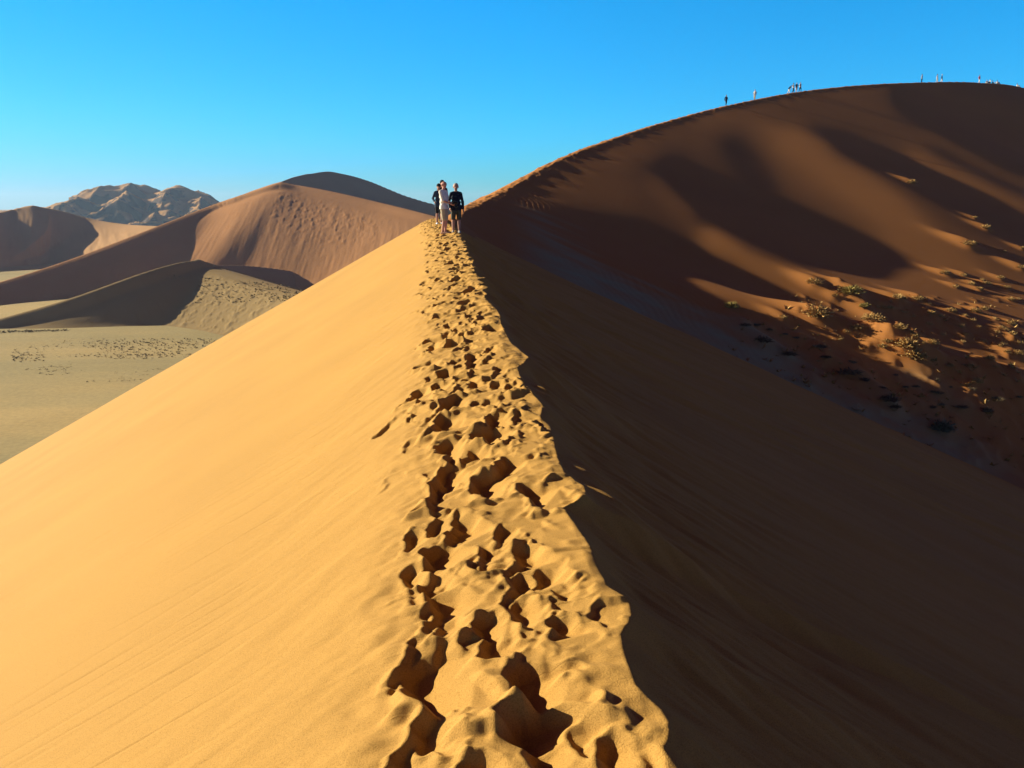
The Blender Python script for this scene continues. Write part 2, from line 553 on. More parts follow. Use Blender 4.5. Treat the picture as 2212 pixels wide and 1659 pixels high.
# The slip face lies almost exactly along the rays of the low sun, so its form is written in sun-aligned
# coordinates: v across the rays, t metres down-sun from the crest.  BULGE is how much less steeply than the
# sun the sand falls there (broad gentle swells and slightly steeper hollows between them).
HD = np.array([math.cos(SUN_AZ), -math.sin(SUN_AZ)])
PD = np.array([math.sin(SUN_AZ), math.cos(SUN_AZ)])
TE = math.tan(SUN_EL)
_cy = np.arange(-20, 50, 2.0)
_cr = np.vstack([np.stack([xc_base(_cy), _cy, zc_ridge(_cy)], -1), BIG[BIG[:, 1] > 50]])
_cv = _cr[:, :2] @ PD; _cw = _cr[:, :2] @ HD; _cz = _cr[:, 2]
_ok = np.concatenate([[True], np.diff(np.maximum.accumulate(_cv)) > 0])
_cv, _cw, _cz = _cv[_ok], _cw[_ok], _cz[_ok]
# swells and hollows: (line seen in the photograph, value, half width on its lower-left, on its upper-right)
SWELL = [([(1100, 380), (1300, 330), (1500, 290)], .032, 60, 60),
         ([(1549, 261), (1699, 292)], .045, 35, 30),
         ([(1060, 500), (1190, 475), (1369, 505), (1489, 552), (1590, 600)], -.02, 60, 38),
         ([(1579, 320), (1639, 380)], -.005, 40, 40),
         ([(1447, 380), (1519, 420), (1639, 472), (1759, 522), (1865, 548)], -.026, 66, 50),
         ([(1405, 398), (1471, 464)], .03, 26, 22),
         ([(1525, 506), (1597, 558), (1687, 600), (1752, 616)], .12, 30, 15),
         ([(1549, 562), (1627, 603), (1669, 622)], -.016, 17, 14),
         ([(1459, 584), (1573, 632), (1699, 668), (1788, 704)], .12, 17, 15),
         ([(1788, 600), (1968, 640)], .07, 36, 30),
         ([(1717, 306), (1818, 372), (1920, 448), (1998, 524), (2088, 584)], .095, 62, 26),
         ([(1908, 552), (2088, 612), (2212, 650)], .09, 70, 45),
         ([(1758, 282), (1880, 335)], .0, 20, 20),
         ([(1818, 322), (1938, 378), (2028, 425), (2124, 482), (2208, 512)], -.026, 28, 34),
         ([(1968, 330), (2088, 390), (2212, 460)], .075, 18, 12),
         ([(2016, 316), (2118, 366), (2212, 410)], -.018, 15, 18),
         ([(1998, 291), (2088, 339), (2212, 398)], .045, 11, 10),
         ([(1985, 200), (2028, 219), (2118, 270), (2208, 312)], -.12, 45, 70)]

def seg_dist2(px, py, pts):
    best = np.full(px.shape, 1e9); sg = np.ones(px.shape)
    for (ax, ay), (bx, by) in zip(pts[:-1], pts[1:]):
        dx, dy = bx - ax, by - ay
        t = np.clip(((px - ax) * dx + (py - ay) * dy) / (dx * dx + dy * dy), 0, 1)
        ex, ey = px - ax - t * dx, py - ay - t * dy
        d = np.hypot(ex, ey); m = d < best
        best = np.where(m, d, best); sg = np.where(m, dx * ey - dy * ex, sg)
    return best, sg

_V = np.arange(-10, 330, 0.5); _T = np.arange(0, 130, 0.5)
def _bulge():
    VV, TT = np.meshgrid(_V, _T, indexing='ij')
    wc = np.interp(VV, _cv, _cw); zc = np.interp(VV, _cv, _cz)
    X = VV * PD[0] + (wc + TT) * HD[0]; Y = VV * PD[1] + (wc + TT) * HD[1]
    Z = zc - (TE - 0.03) * TT
    dep = np.maximum(Y * CP - (Z - EYE[2]) * SP, 1.0)
    px = 1106 + FPX * X / dep; py = 829.5 - FPX * ((Z - EYE[2]) * CP + Y * SP) / dep
    d = np.full(VV.shape, 0.028)
    d = d + (0.085 - d) * sstep(630, 700, py) * sstep(1650, 1800, px)
    for pts, val, wl, wr in SWELL:
        dist, sg = seg_dist2(px, py, pts)
        w = np.where(sg > 0, wl, wr)
        k = np.exp(-(dist / w) ** 2)
        k = np.clip(k * 1.25, 0, 1)
        d = d + (val - d) * k
    south = 1 - sstep(np.interp(52, _cr[:, 1], _cr[:, :2] @ PD), np.interp(66, _cr[:, 1], _cr[:, :2] @ PD), VV)
    s2 = 1 - sstep(np.interp(36, _cr[:, 1], _cr[:, :2] @ PD), np.interp(56, _cr[:, 1], _cr[:, :2] @ PD), VV)
    d = d * (1 - south) - 0.13 * south - 0.45 * s2
    D = np.cumsum(d, axis=1) * 0.5
    return D
_D = _bulge()

def big_raw(x, y):
    q, zc, s = poly_dist(x, y, BIG)
    jag = 0.35 * noise(s * 0.55, 0 * s, 51) + 0.2 * noise(s * 1.4, 0 * s, 52)
    q1 = q - 0.55 - jag * 0.6 * np.exp(-np.abs(q) / 1.6)
    lip = np.clip(np.interp(s, [0, 15, 40, 70, 110, 300], [.0, .12, .10, .06, .03, .03]) * (1 + 1.3 * noise(s * 0.45, 0 * s, 57)), 0, 1)
    v = x * PD[0] + y * PD[1]; wv = x * HD[0] + y * HD[1]
    tt = wv - np.interp(v, _cv, _cw) - 0.7
    zcr = np.interp(v, _cv, _cz)
    fv = np.clip((v - _V[0]) / 0.5, 0, len(_V) - 1.001); ft = np.clip(tt / 0.5, 0, len(_T) - 1.001)
    iv = fv.astype(int); it = ft.astype(int); a = fv - iv; b = ft - it
    D = _D[iv, it] * (1 - a) * (1 - b) + _D[iv + 1, it] * a * (1 - b) + _D[iv, it + 1] * (1 - a) * b + _D[iv + 1, it + 1] * a * b
    face = zcr - TE * tt + D - lip * (1 - np.exp(-np.clip(tt, 0, None) / 0.8)) * np.exp(-np.clip(tt, 0, None) / 12)
    ql = np.clip(-q1 - 0.6, 0, None)
    left = zc - 0.46 * ql - 0.08 * np.clip(-q1, 0, 0.6)
    k = sstep(-0.3, 0.3, q1)
    z = np.where(tt > 0, face, zc) * k + left * (1 - k)
    zcrest = np.exp(-(q / 1.2) ** 2) * (0.10 * noise(s * 1.1, q * 2, 53) + 0.06 * noise(s * 3, q * 3, 54))
    z = z + zcrest
    xx = x + 3.5
    zv = np.where(xx > 0, -22.5 * (1 - np.exp(-np.clip(xx, 0, None) / 30.0)), 0.9 * xx) - 0.9 + 0.03 * (y - 55)
    zv = np.maximum(zv, -60)
    z = smax(z, zv, 3.5)
    return z, q, s, z - zv

def big_hit(px, py, f=None):
    r = ray(px, py)
    t = np.arange(30, 330, 0.25)
    z = (f or big_raw)(r[0] * t, r[1] * t)
    z = z[0] if isinstance(z, tuple) else z
    g = EYE[2] + r[2] * t - z
    i = np.nonzero(g < 0)[0]
    if len(i) == 0: return None
    k = t[i[0]]
    return np.array([r[0] * k, r[1] * k, EYE[2] + r[2] * k])

def c7(x, y): return (1590.9 + x * .2807, 521.2 + y * .2807)
# (crop x, crop y, size 1..4)
LIT = [(600, 335, 3), (880, 415, 4), (745, 440, 2), (790, 355, 1), (985, 515, 3), (1085, 520, 1), (1130, 525, 1), (1190, 535, 2), (1240, 455, 3), (1400, 450, 3),
       (1490, 490, 1), (1620, 265, 3), (1750, 265, 2), (1690, 355, 2), (1810, 330, 2), (1870, 380, 2), (1920, 335, 2), (1890, 305, 1), (2030, 295, 2), (2080, 370, 2),
       (2115, 455, 2), (2170, 450, 1), (1790, 35, 4), (2060, 85, 1), (2190, 210, 3), (2200, 65, 2), (1290, 570, 1), (1360, 585, 1), (1510, 565, 2), (1570, 590, 1),
       (1650, 540, 2), (1840, 540, 2), (1905, 525, 2), (1760, 585, 1), (1820, 615, 1), (1990, 605, 1), (1475, 645, 1), (2105, 635, 2), (2035, 665, 1), (2075, 685, 1),
       (1860, 660, 1), (1730, 660, 1), (2000, 710, 1), (1750, 735, 2), (1585, 725, 1), (1255, 690, 2), (1380, 730, 2), (1050, 610, 3), (1140, 600, 1), (640, 590, 4),
       (360, 600, 2), (920, 700, 2), (840, 700, 1), (790, 765, 1), (1160, 795, 2), (1280, 840, 4), (1360, 875, 1), (1120, 835, 2), (1400, 940, 4), (1510, 920, 2),
       (1510, 790, 2), (1440, 800, 1), (1740, 795, 1), (1895, 770, 1), (2040, 795, 1), (2030, 820, 1), (2120, 740, 2), (2170, 785, 1), (2090, 880, 2), (2160, 895, 2),
       (1790, 960, 2), (1945, 940, 2), (1995, 970, 1), (2110, 970, 1), (2140, 995, 1), (1640, 980, 2), (1845, 1105, 2),
       (1345, -450, 3), (1840, -170, 2), (1930, -90, 3)]
DARK = [(190, 790, 3), (260, 690, 1), (70, 660, 2), (640, 830, 2), (400, 905, 2), (690, 915, 2), (870, 1040, 3), (890, 935, 1), (1000, 1085, 2), (1215, 1050, 1),
        (1120, 1140, 1), (1300, 1135, 1), (1380, 1130, 1), (1540, 1165, 2), (1555, 1070, 1), (1140, 1240, 3), (1220, 1305, 2), (1500, 1280, 2), (1570, 1270, 1),
        (1720, 1290, 2), (1910, 1320, 3), (1920, 1235, 1), (2010, 1240, 2), (1800, 1160, 1), (1650, 1130, 1), (2170, 1230, 1), (150, 655, 1), (380, 740, 1), (470, 770, 1)]
_SZ = {1: 0.42, 2: 0.75, 3: 1.15, 4: 1.7}

big_mid = big_raw

mounds = []
for lst, lit in ((LIT, 1), (DARK, 0)):
    for (cx, cy, k) in lst:
        p = big_hit(*c7(cx, cy), big_mid)
        if p is None: continue
        mounds.append((p, _SZ[k], k, lit))
rm_ = np.random.RandomState(4)
for i in range(300):
    p = big_hit(rm_.uniform(1720, 2230), rm_.uniform(640, 1010), big_mid)
    if p is not None and p[0] > 18: mounds.append((p, rm_.uniform(.14, .42), 0, 0))
TAIL = np.array([-0.62, 0.78])       # drift tails trail up-slope

def add_mounds(x, y):
    z = np.zeros(x.shape)
    shp = x.shape
    xf, yf, zf = x.reshape(-1), y.reshape(-1), z.reshape(-1)
    for p, sz, k, lit in mounds:
        rad = sz * 6
        m = np.nonzero((np.abs(xf - p[0]) < rad) & (np.abs(yf - p[1]) < rad))[0]
        if len(m) == 0: continue
        dx = xf[m] - p[0]; dy = yf[m] - p[1]
        al = dx * TAIL[0] + dy * TAIL[1]; ac = dx * TAIL[1] - dy * TAIL[0]
        la = np.where(al > 0, sz * 1.9, sz * 0.7)
        g = np.exp(-(al / la) ** 2 - (ac / (sz * 0.7)) ** 2)
        zf[m] += 0.42 * sz * g
    return zf.reshape(shp)

def big_z(x, y):
    z, q, s, hv = big_mid(x, y)
    low = 1 - sstep(2.0, 9.0, hv)
    # wind-scoured streaks in the bottom
    str_ = fbm(x * 0.30 + y * 0.10, (y * 0.62 + x * 0.30) * 1.1, 4, 0.55, 61)
    z = z + low * 0.24 * str_ * sstep(12, 30, x)
    reg = sstep(25, 45, x) * (1 - sstep(2, 7, hv))
    z = z + reg * 0.2 * np.maximum(0, fbm(x * 0.45, y * 0.9 + x * 0.35, 3, 0.6, 64))
    rip = np.sin((x * 0.75 + y * 0.2 + 0.5 * noise(x * .3, y * .3, 66)) * 14) * 0.012
    z = z + rip * sstep(0.05, 0.4, noise(x * 0.06, y * 0.09, 67)) * (1 - sstep(4, 10, hv))
    z = z + add_mounds(x, y)
    grav = (1 - sstep(22, 34, x)) * sstep(-1, 4, x) * (1 - sstep(2.8, 5.6, hv + 1.6 * fbm(x * .12 + y * .05, y * .3 + x * .15, 3, .6, 69)))
    grav = grav + 0.4 * sstep(30, 42, x) * (1 - sstep(1.2, 3.0, hv + 1.2 * fbm(x * .1, y * .25, 3, .6, 79)))
    return z, q, s, hv, grav

def big_grid(x, y):
    z, q, s, hv, grav = big_z(x, y)
    detail = z - big_mid(x, y)[0]
    zb = z - detail
    w = sstep(2.5, 6.0, q)
    zb = zb * (1 - w) + blur(zb, 4, 7) * w
    return zb + detail, q, s, hv, grav

bo, BX, BY, BZ, bres = polar('big_dune', big_grid, -9, 46, 0.065, 30, 330, 0.0036, M_BIG)
att = bo.data.attributes.new('gravel', 'FLOAT', 'POINT')
att.data.foreach_set('value', bres[4].astype(np.float32).reshape(-1))
tag(bo, 'huge red sand dune with a shaded slip face and a walked crest', 'dune', kind='structure')

def hit_big(px, py):
    return big_hit(px, py, big_z)

# ------------------------------------------------------------------ desert floor
def build_ground():
    r = np.concatenate([np.arange(40, 700, 3.0), np.geomspace(700, 7900, 60)])
    az = np.arange(R(-180), R(180) + 1e-6, R(0.4))
    A, RR = np.meshgrid(az, r)
    X = RR * np.sin(A); Y = RR * np.cos(A)
    Z = FLOOR + 0.35 * fbm(X * 0.012, Y * 0.02, 4, 0.5, 71) - 3.5 * sstep(30, 70, X) * 0 
    o = mesh_from_grid('ground', X, Y, Z, M_GROUND)
    tag(o, 'flat olive and tan desert floor between the dunes', 'ground', kind='structure')
    # close the middle with a plain cap under the ridge
    return o
build_ground()

# ------------------------------------------------------------------ dunes on the left
def arms(x, y, specs, k):
    z = None
    for P, mr, ml in specs:
        q, zc, s = poly_dist(x, y, P)
        a = zc - np.where(q > 0, mr * q, -ml * q)
        z = a if z is None else smax(z, a, k)
    return z
def A3(lst): return spline([tuple(at(*p)) for p in lst], 6)

S_L = A3([(-120, 722, 330), (0, 688, 330), (150, 645, 329), (300, 592, 334), (380, 569, 340), (425, 562, 345)])
S_R = A3([(432, 563, 345), (480, 575, 336), (560, 600, 314), (650, 624, 288), (740, 645, 264)])
S_B = A3([(455, 573, 392), (520, 573, 402), (600, 581, 410), (705, 598, 420), (800, 612, 426)])
def small_z(x, y):
    ql, zl, sl = poly_dist(x, y, S_L)
    a = zl - np.where(ql > 0, 0.60 * np.clip(ql - 0.5, 0, None), -0.30 * ql)
    qr, zr, sr = poly_dist(x, y, S_R)
    b = zr - np.where(qr > 0, 0.23 * qr, -0.40 * qr)
    b = b - 0.34 * np.clip((-125 - x + 321 - y) * 0.707, 0, None)
    hum = sstep(3, 10, qr) * (1 - sstep(45, 75, qr)) * sstep(8, 22, sr)
    b = b + hum * 0.5 * np.maximum(0, fbm(x * 0.25, y * 0.45, 3, 0.6, 81))
    z = smax(a, b, 2.0)
    w = sstep(2, 7, ql) * (1 - hum)
    z = z * (1 - w) + blur(z, 10, 16) * w
    return smax(z, FLOOR - 0.8 + 0 * z, 2.5)
def sback_z(x, y):
    q, zc, s = poly_dist(x, y, S_B)
    z = zc - np.where(q > 0, 0.62 * q, -0.25 * q)
    return smax(z, FLOOR - 0.8 + 0 * z, 2.5)
o, *_ = polar('small_dune', small_z, -37, -2, 0.05, 230, 430, 0.0028, M_SMALL, FLOOR - 0.5)
tag(o, 'low olive dune with a dark hollow and a hummocky lit shoulder', 'dune', kind='structure')
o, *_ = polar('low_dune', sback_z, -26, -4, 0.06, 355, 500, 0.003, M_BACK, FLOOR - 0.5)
tag(o, 'low shaded dune crest at the foot of the brown dune', 'dune', kind='structure')

MID_L = A3([(-150, 650, 400), (0, 609, 425), (150, 561, 445), (300, 504, 465), (450, 446, 495), (520, 421, 497), (565, 406, 498), (606, 395, 498)])
MID_R = A3([(606, 396, 498), (650, 401, 493), (720, 414, 480), (820, 437, 460), (940, 467, 434), (1040, 495, 420)])
def mid_z(x, y):
    ql, zl, sl = poly_dist(x, y, MID_L)
    def slip(q, soft, m):
        qd = np.clip(q - soft, 0, None)
        return 0.30 * np.clip(q, 0, soft) + m * (qd - 6 * (1 - np.exp(-qd / 6.)) * 0.5)
    wob = 2.5 * np.maximum(0, noise(sl * 0.09, 0 * sl, 91))
    a = zl - np.where(ql > 0, slip(ql, 2 + wob, 0.56), -0.33 * ql)
    qr, zr, sr = poly_dist(x, y, MID_R)
    b = zr - np.where(qr > 0, slip(qr, 2 * np.exp(-sr / 25.), 0.54), -0.45 * qr)
    z = smax(a, b, 3.0)
    q = np.minimum(np.abs(ql), np.abs(qr))
    w = sstep(3, 9, q) * np.where((ql > 0) | (qr > 0), 1.0, 0.0)
    z = z * (1 - w) + blur(z, 9, 14) * w
    s2 = np.where(np.abs(qr) < np.abs(ql), sr, -sl)
    on = sstep(6, 20, q)
    z = z + on * (1 - sstep(60, 110, q)) * 0.12 * fbm(x * 0.2, q * 0.03, 4, 0.6, 93)
    up = on * (1 - sstep(25, 60, q)) * (1 - sstep(70, 110, np.abs(s2 + 10 * (s2 < 0))))
    z = z + up * 0.28 * np.maximum(0, fbm(x * 0.3, y * 0.35, 4, 0.65, 95))
    return smax(z, FLOOR - 0.8 + 0 * z, 4.0)
o, *_ = polar('middle_dune', mid_z, -40, 5, 0.055, 330, 720, 0.0022, M_MID, FLOOR - 0.5)
tag(o, 'tall brown star dune with a streaked slip face and long left arm', 'dune', kind='structure')

BK = A3([(560, 420, 600), (620, 387, 640), (670, 375, 670), (720, 371, 705), (790, 388, 730), (880, 424, 750), (960, 446, 765), (1060, 470, 780)])
def back_z(x, y):
    q, zc, s = poly_dist(x, y, BK)
    z = zc + 0.5 * noise(s * 0.05, 0 * s, 97) - np.where(q > 0, 0.62 * q, -0.4 * q)
    return smax(z, FLOOR - 0.8 + 0 * z, 5.0)
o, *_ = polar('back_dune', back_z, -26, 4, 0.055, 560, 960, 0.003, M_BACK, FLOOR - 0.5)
tag(o, 'dark rounded dune rising behind the brown star dune', 'dune', kind='structure')

FL_L = A3([(-250, 520, 640), (-100, 480, 690), (0, 459, 737), (40, 449, 747), (70, 445, 750)])
FL_R = A3([(70, 445, 748), (120, 452, 750), (200, 473, 735), (270, 484, 705), (340, 488, 670), (460, 492, 620)])
def fl_z(x, y):
    ql, zl, sl = poly_dist(x, y, FL_L)
    a = zl - np.where(ql > 0, 0.62 * ql, -0.4 * ql)
    qr, zr, sr = poly_dist(x, y, FL_R)
    b = zr - np.where(qr > 0, 0.43 * qr, -0.45 * qr)
    z = smax(a, b, 4.0)
    z = z + sstep(4, 20, qr) * 0.35 * fbm((x + y * 0.5) * 0.12, y * 0.02, 3, 0.6, 99)
    return smax(z, FLOOR - 0.8 + 0 * z, 4.0)
o, *_ = polar('far_dune', fl_z, -46, -14, 0.06, 560, 980, 0.003, M_FARL, FLOOR - 0.5)
tag(o, 'far pale dune with one shaded and one lit face at the left', 'dune', kind='structure')

MT = A3([(-150, 470, 1800), (0, 455, 1750), (60, 452, 1700), (130, 437, 1650), (180, 418, 1650), (220, 402, 1680), (250, 399, 1720), (285, 396, 1720), (330, 405, 1700), (352, 410, 1690),
         (382, 402, 1640), (410, 408, 1620), (440, 424, 1600), (490, 442, 1600), (600, 470, 1600)])
MS = [A3([(285, 397, 1720), (275, 425, 1560), (250, 450, 1450)]), A3([(382, 402, 1640), (350, 440, 1500), (330, 465, 1400)]),
      A3([(220, 402, 1680), (170, 435, 1560), (110, 460, 1480)]), A3([(440, 424, 1600), (430, 460, 1450), (440, 480, 1380)])]
def mt_z(x, y):
    q, zc, s = poly_dist(x, y, MT)
    z = zc + 2.5 * noise(s * 0.03, 0 * s, 101) + 1.2 * noise(s * 0.09, 0 * s, 102) - 0.36 * np.abs(q)
    for P in MS:
        q2, z2, s2 = poly_dist(x, y, P)
        z = smax(z, z2 - 0.5 * np.abs(q2), 6.0)
    rn = 1 - np.abs(fbm(x * 0.007, y * 0.007, 4, 0.45, 103))
    z = z + sstep(5, 60, np.abs(q)) * 44 * (rn - 0.75) + 1.6 * fbm(x * 0.04, y * 0.04, 3, 0.5, 105)
    return smax(z, FLOOR - 0.8 + 0 * z, 8.0)
o, *_ = polar('mountains', mt_z, -44, -10, 0.05, 1150, 2300, 0.0028, M_ROCK, FLOOR - 0.5)
tag(o, 'distant rocky mountains with sand drifted between the peaks', 'mountains', kind='structure')

# ------------------------------------------------------------------ people
def remeshed(name, prims, mat, voxel, cut=None, parent=None):
    """join tapered capsules into one continuous skin"""
    bm = bmesh.new()
    for (p0, r0, p1, r1) in prims:
        p0 = Vector(p0); p1 = Vector(p1)
        for p, r in ((p0, r0), (p1, r1)):
            bmesh.ops.create_icosphere(bm, subdivisions=2, radius=r, matrix=Matrix.Translation(p))
        d = p1 - p0
        if d.length > 1e-4:
            m = Matrix.Translation((p0 + p1) / 2) @ d.to_track_quat('Z', 'Y').to_matrix().to_4x4()
            bmesh.ops.create_cone(bm, cap_ends=True, segments=14, radius1=r0, radius2=r1, depth=d.length, matrix=m)
    me = bpy.data.meshes.new(name); bm.to_mesh(me); bm.free()
    tmp = bpy.data.objects.new('tmp', me); COL.objects.link(tmp)
    md = tmp.modifiers.new('r', 'REMESH'); md.mode = 'VOXEL'; md.voxel_size = voxel; md.use_smooth_shade = True
    sm = tmp.modifiers.new('s', 'SMOOTH'); sm.iterations = 2; sm.factor = 0.4
    dg = bpy.context.evaluated_depsgraph_get()
    me2 = bpy.data.meshes.new_from_object(tmp.evaluated_get(dg))
    bpy.data.objects.remove(tmp); bpy.data.meshes.remove(me)
    me2.name = name
    if cut:
        bm = bmesh.new(); bm.from_mesh(me2)
        for co, no in cut:
            g = bm.verts[:] + bm.edges[:] + bm.faces[:]
            bmesh.ops.bisect_plane(bm, geom=g, plane_co=co, plane_no=no, clear_outer=True)
        bm.to_mesh(me2); bm.free()
    me2.materials.clear(); me2.materials.append(mat)
    me2.polygons.foreach_set('use_smooth', np.ones(len(me2.polygons), bool))
    o = bpy.data.objects.new(name, me2); COL.objects.link(o)
    if parent is not None: o.parent = parent
    return o

MATS = {}
def cloth(name, c, rough=0.85):
    if name not in MATS: MATS[name] = flat(name, c, rough, 0.14, 18)
    return MATS[name]
SKIN = flat('skin', (0.50, 0.27, 0.19), 0.6, 0.08, 12)
SKIN_RED = flat('sunburnt_skin', (0.52, 0.26, 0.19), 0.55, 0.08, 12)

def joints(**kw):
    J = dict(pel=(0, 0, .93), che=(0, 0, 1.26), neck=(0, .005, 1.47), head=(0, -.015, 1.625))
    for s, k in ((-1, 'a'), (1, 'b')):
        J['hip' + k] = (s * .09, 0, .90); J['kn' + k] = (s * .10, -.015, .49); J['an' + k] = (s * .105, .015, .09); J['toe' + k] = (s * .125, -.15, .035)
        J['sh' + k] = (s * .165, .005, 1.40); J['el' + k] = (s * .225, .03, 1.12); J['wr' + k] = (s * .24, -.03, .87)
    J.update(kw)
    return {k: Vector(v) for k, v in J.items()}

def person(label, loc, heading, J, top, bottom, skin=None, hair=None, hat=None, shoes=(0.03, 0.03, 0.03), group=None, height=1.75,
           voxel=0.022, sleeve=0.5, leg=1.0, fine=False, hem=.86, faceturn=0.0):
    skin = skin or SKIN
    P = []
    c = J['che']; pe = J['pel']; nk = J['neck']; hd = J['head']
    sd = (J['shb'] - J['sha']).normalized(); hs_ = (J['hipb'] - J['hipa']).normalized()
    fw = Vector((math.sin(faceturn), -math.cos(faceturn), 0))          # the way the face looks
    up = (hd - nk).normalized()
    rt = fw.cross(up).normalized()
    torso = [(pe - hs_ * .075, .105, pe + hs_ * .075, .105), (pe.lerp(c, .45) - sd * .06, .105, pe.lerp(c, .45) + sd * .06, .105),
             (pe, .11, c, .115), (c - sd * .07, .112, c + sd * .07, .112), (c.lerp(nk, .5) - sd * .105, .065, c.lerp(nk, .5) + sd * .105, .065)]
    for k in 'ab':
        torso += [(nk - up * .03, .05, J['sh' + k].lerp(nk, .15) + Vector((0, 0, -.005)), .05)]
    P += torso
    P += [(nk - up * .05, .058, hd, .05)]
    P += [(hd + up * .035 - fw * .015, .092, hd + up * .03 + fw * .012, .088), (hd - up * .055 + fw * .03, .062, hd + fw * .02, .075)]
    P += [(hd + fw * .098 + up * .0, .013, hd + fw * .112 - up * .022, .016)]
    for s in (-1, 1):
        P += [(hd + rt * s * .088 + up * .02, .018, hd + rt * s * .09 - up * .02, .014)]
    for k in 'ab':
        P += [(J['hip' + k], .088, J['kn' + k], .056), (J['kn' + k], .055, J['kn' + k].lerp(J['an' + k], .35), .056), (J['kn' + k].lerp(J['an' + k], .35), .056, J['an' + k], .036),
              (J['an' + k] - Vector((0, 0, .03)), .042, J['toe' + k], .034)]
        P += [(J['sh' + k] - Vector((0, 0, .012)), .05, J['el' + k], .041), (J['el' + k], .04, J['wr' + k], .027)]
        f = (J['wr' + k] - J['el' + k]).normalized()
        side = f.cross(sd).normalized() if abs(f.dot(sd)) < .95 else Vector((0, 0, 1))
        w = J['wr' + k]
        P += [(w, .027, w + f * .075, .034), (w + f * .05 - side * .018, .024, w + f * .05 + side * .018, .024)]
        if fine:
            inn = (-sd if k == 'b' else sd)
            for i, L in enumerate((.075, .085, .08, .062)):
                b0 = w + f * .085 + side * (i - 1.5) * .021
                b1 = b0 + (f * .9 + inn * .25).normalized() * L * .55
                b2 = b1 + (f * .65 + inn * .7).normalized() * L * .45
                P += [(b0, .0105, b1, .0095), (b1, .0095, b2, .008)]
            t0 = w + f * .03 + side * .03
            t1 = t0 + (f * .6 + side * .6 + inn * .3).normalized() * .045
            P += [(t0, .013, t1, .011), (t1, .011, t1 + (f + inn * .4).normalized() * .03, .009)]
    body = remeshed('person', P, skin, voxel)
    body.scale = (height / 1.75,) * 3
    body.rotation_euler = (0, 0, heading)
    body.location = loc
    tag(body, label, 'person', group)
    # upper garment
    T = [(a, ra + .012, b, rb + .012) for a, ra, b, rb in torso]
    low = pe + Vector((0, 0, hem - .93))
    T += [(pe - hs_ * .08, .125, low - hs_ * .08, .13), (pe + hs_ * .08, .125, low + hs_ * .08, .13), (c, .13, pe, .125)]
    for k in 'ab':
        end = J['sh' + k].lerp(J['el' + k], min(1, sleeve * 2) * .95)
        T += [(J['sh' + k] - Vector((0, 0, .008)), .066, end, .06 if sleeve < 1 else .05)]
        if sleeve > .6: T += [(J['el' + k], .056, J['wr' + k], .042)]
    upright = abs(c.z - pe.z) > .25
    cut = [(low - Vector((0, 0, .0)), (0, 0, -1))] if upright and sleeve <= .6 else None
    remeshed('shirt' if sleeve <= .6 else 'sweater', T, top, voxel, cut, body)
    # lower garment
    B = [(pe - hs_ * .07, .122, pe + hs_ * .07, .122)]
    for k in 'ab':
        if leg < .99:
            e = J['hip' + k].lerp(J['kn' + k], leg); B += [(J['hip' + k], .104, e, .084)]
        else:
            B += [(J['hip' + k], .105, J['kn' + k], .078), (J['kn' + k], .078, J['an' + k] + (J['kn' + k] - J['an' + k]) * .12, .064)]
    remeshed('shorts' if leg < .99 else 'trousers', B, bottom, voxel, None, body)
    for k in 'ab':
        remeshed('shoe', [(J['an' + k] + Vector((0, .02, -.045)), .05, J['toe' + k] + Vector((0, -.02, .008)), .045)], cloth('shoe_%.2f_%.2f' % shoes[:2], shoes), voxel * .8, None, body)
    if hair:
        remeshed('hair', [(hd + up * .05 - fw * .025, .098, hd + up * .045 - fw * .02 , .098), (hd + up * .02 - fw * .05, .075, hd - up * .03 - fw * .05, .06)], hair, voxel * .8,
                 None, body)
    if hat:
        brim = [(hd + up * .075 + fw * .06 - rt * .05, .02, hd + up * .07 + fw * .16 - rt * .02, .014), (hd + up * .075 + fw * .06 + rt * .05, .02, hd + up * .07 + fw * .16 + rt * .02, .014)]
        remeshed('cap', [(hd + up * .065 - fw * .015, .104, hd + up * .06, .102)] + brim, hat, voxel * .7, None, body)
    if fine:
        for s in (-1, 1):
            remeshed('eye', [(hd + fw * .083 + up * .022 + rt * s * .034, .013, hd + fw * .083 + up * .022 + rt * s * .036, .013)], cloth('dark_eye', (0.04, 0.03, 0.025), .3), .005, None, body)
        remeshed('mouth', [(hd + fw * .086 - up * .052 - rt * .02, .008, hd + fw * .086 - up * .052 + rt * .02, .008)], cloth('lips', (0.30, 0.10, 0.09)), .004, None, body)
    return body

def ridge_spot(px, py0, d):
    """stand on the ridge path in the direction px, horizontal distance d"""
    r = ray(px, py0); k = d / math.hypot(r[0], r[1])
    x, y = r[0] * k, r[1] * k
    z = float(ridge_z(np.array([x]), np.array([y]))[0])
    return (x, y, z - 0.02)

GW = 'people standing on the ridge path'
NAVY = cloth('navy_wool', (0.012, 0.014, 0.03)); OLIVE = cloth('olive_cotton', (0.075, 0.075, 0.05)); WHITE = cloth('white_cotton', (0.76, 0.72, 0.64))
KHAKI = cloth('khaki_cotton', (0.42, 0.35, 0.24)); BLUED = cloth('dark_blue_nylon', (0.035, 0.06, 0.10)); BLACK = cloth('black_cotton', (0.015, 0.015, 0.02))
GREYHAIR = flat('grey_hair', (0.42, 0.38, 0.33), .9); BLACKCAP = cloth('black_cap_cloth', (0.012, 0.012, 0.015))
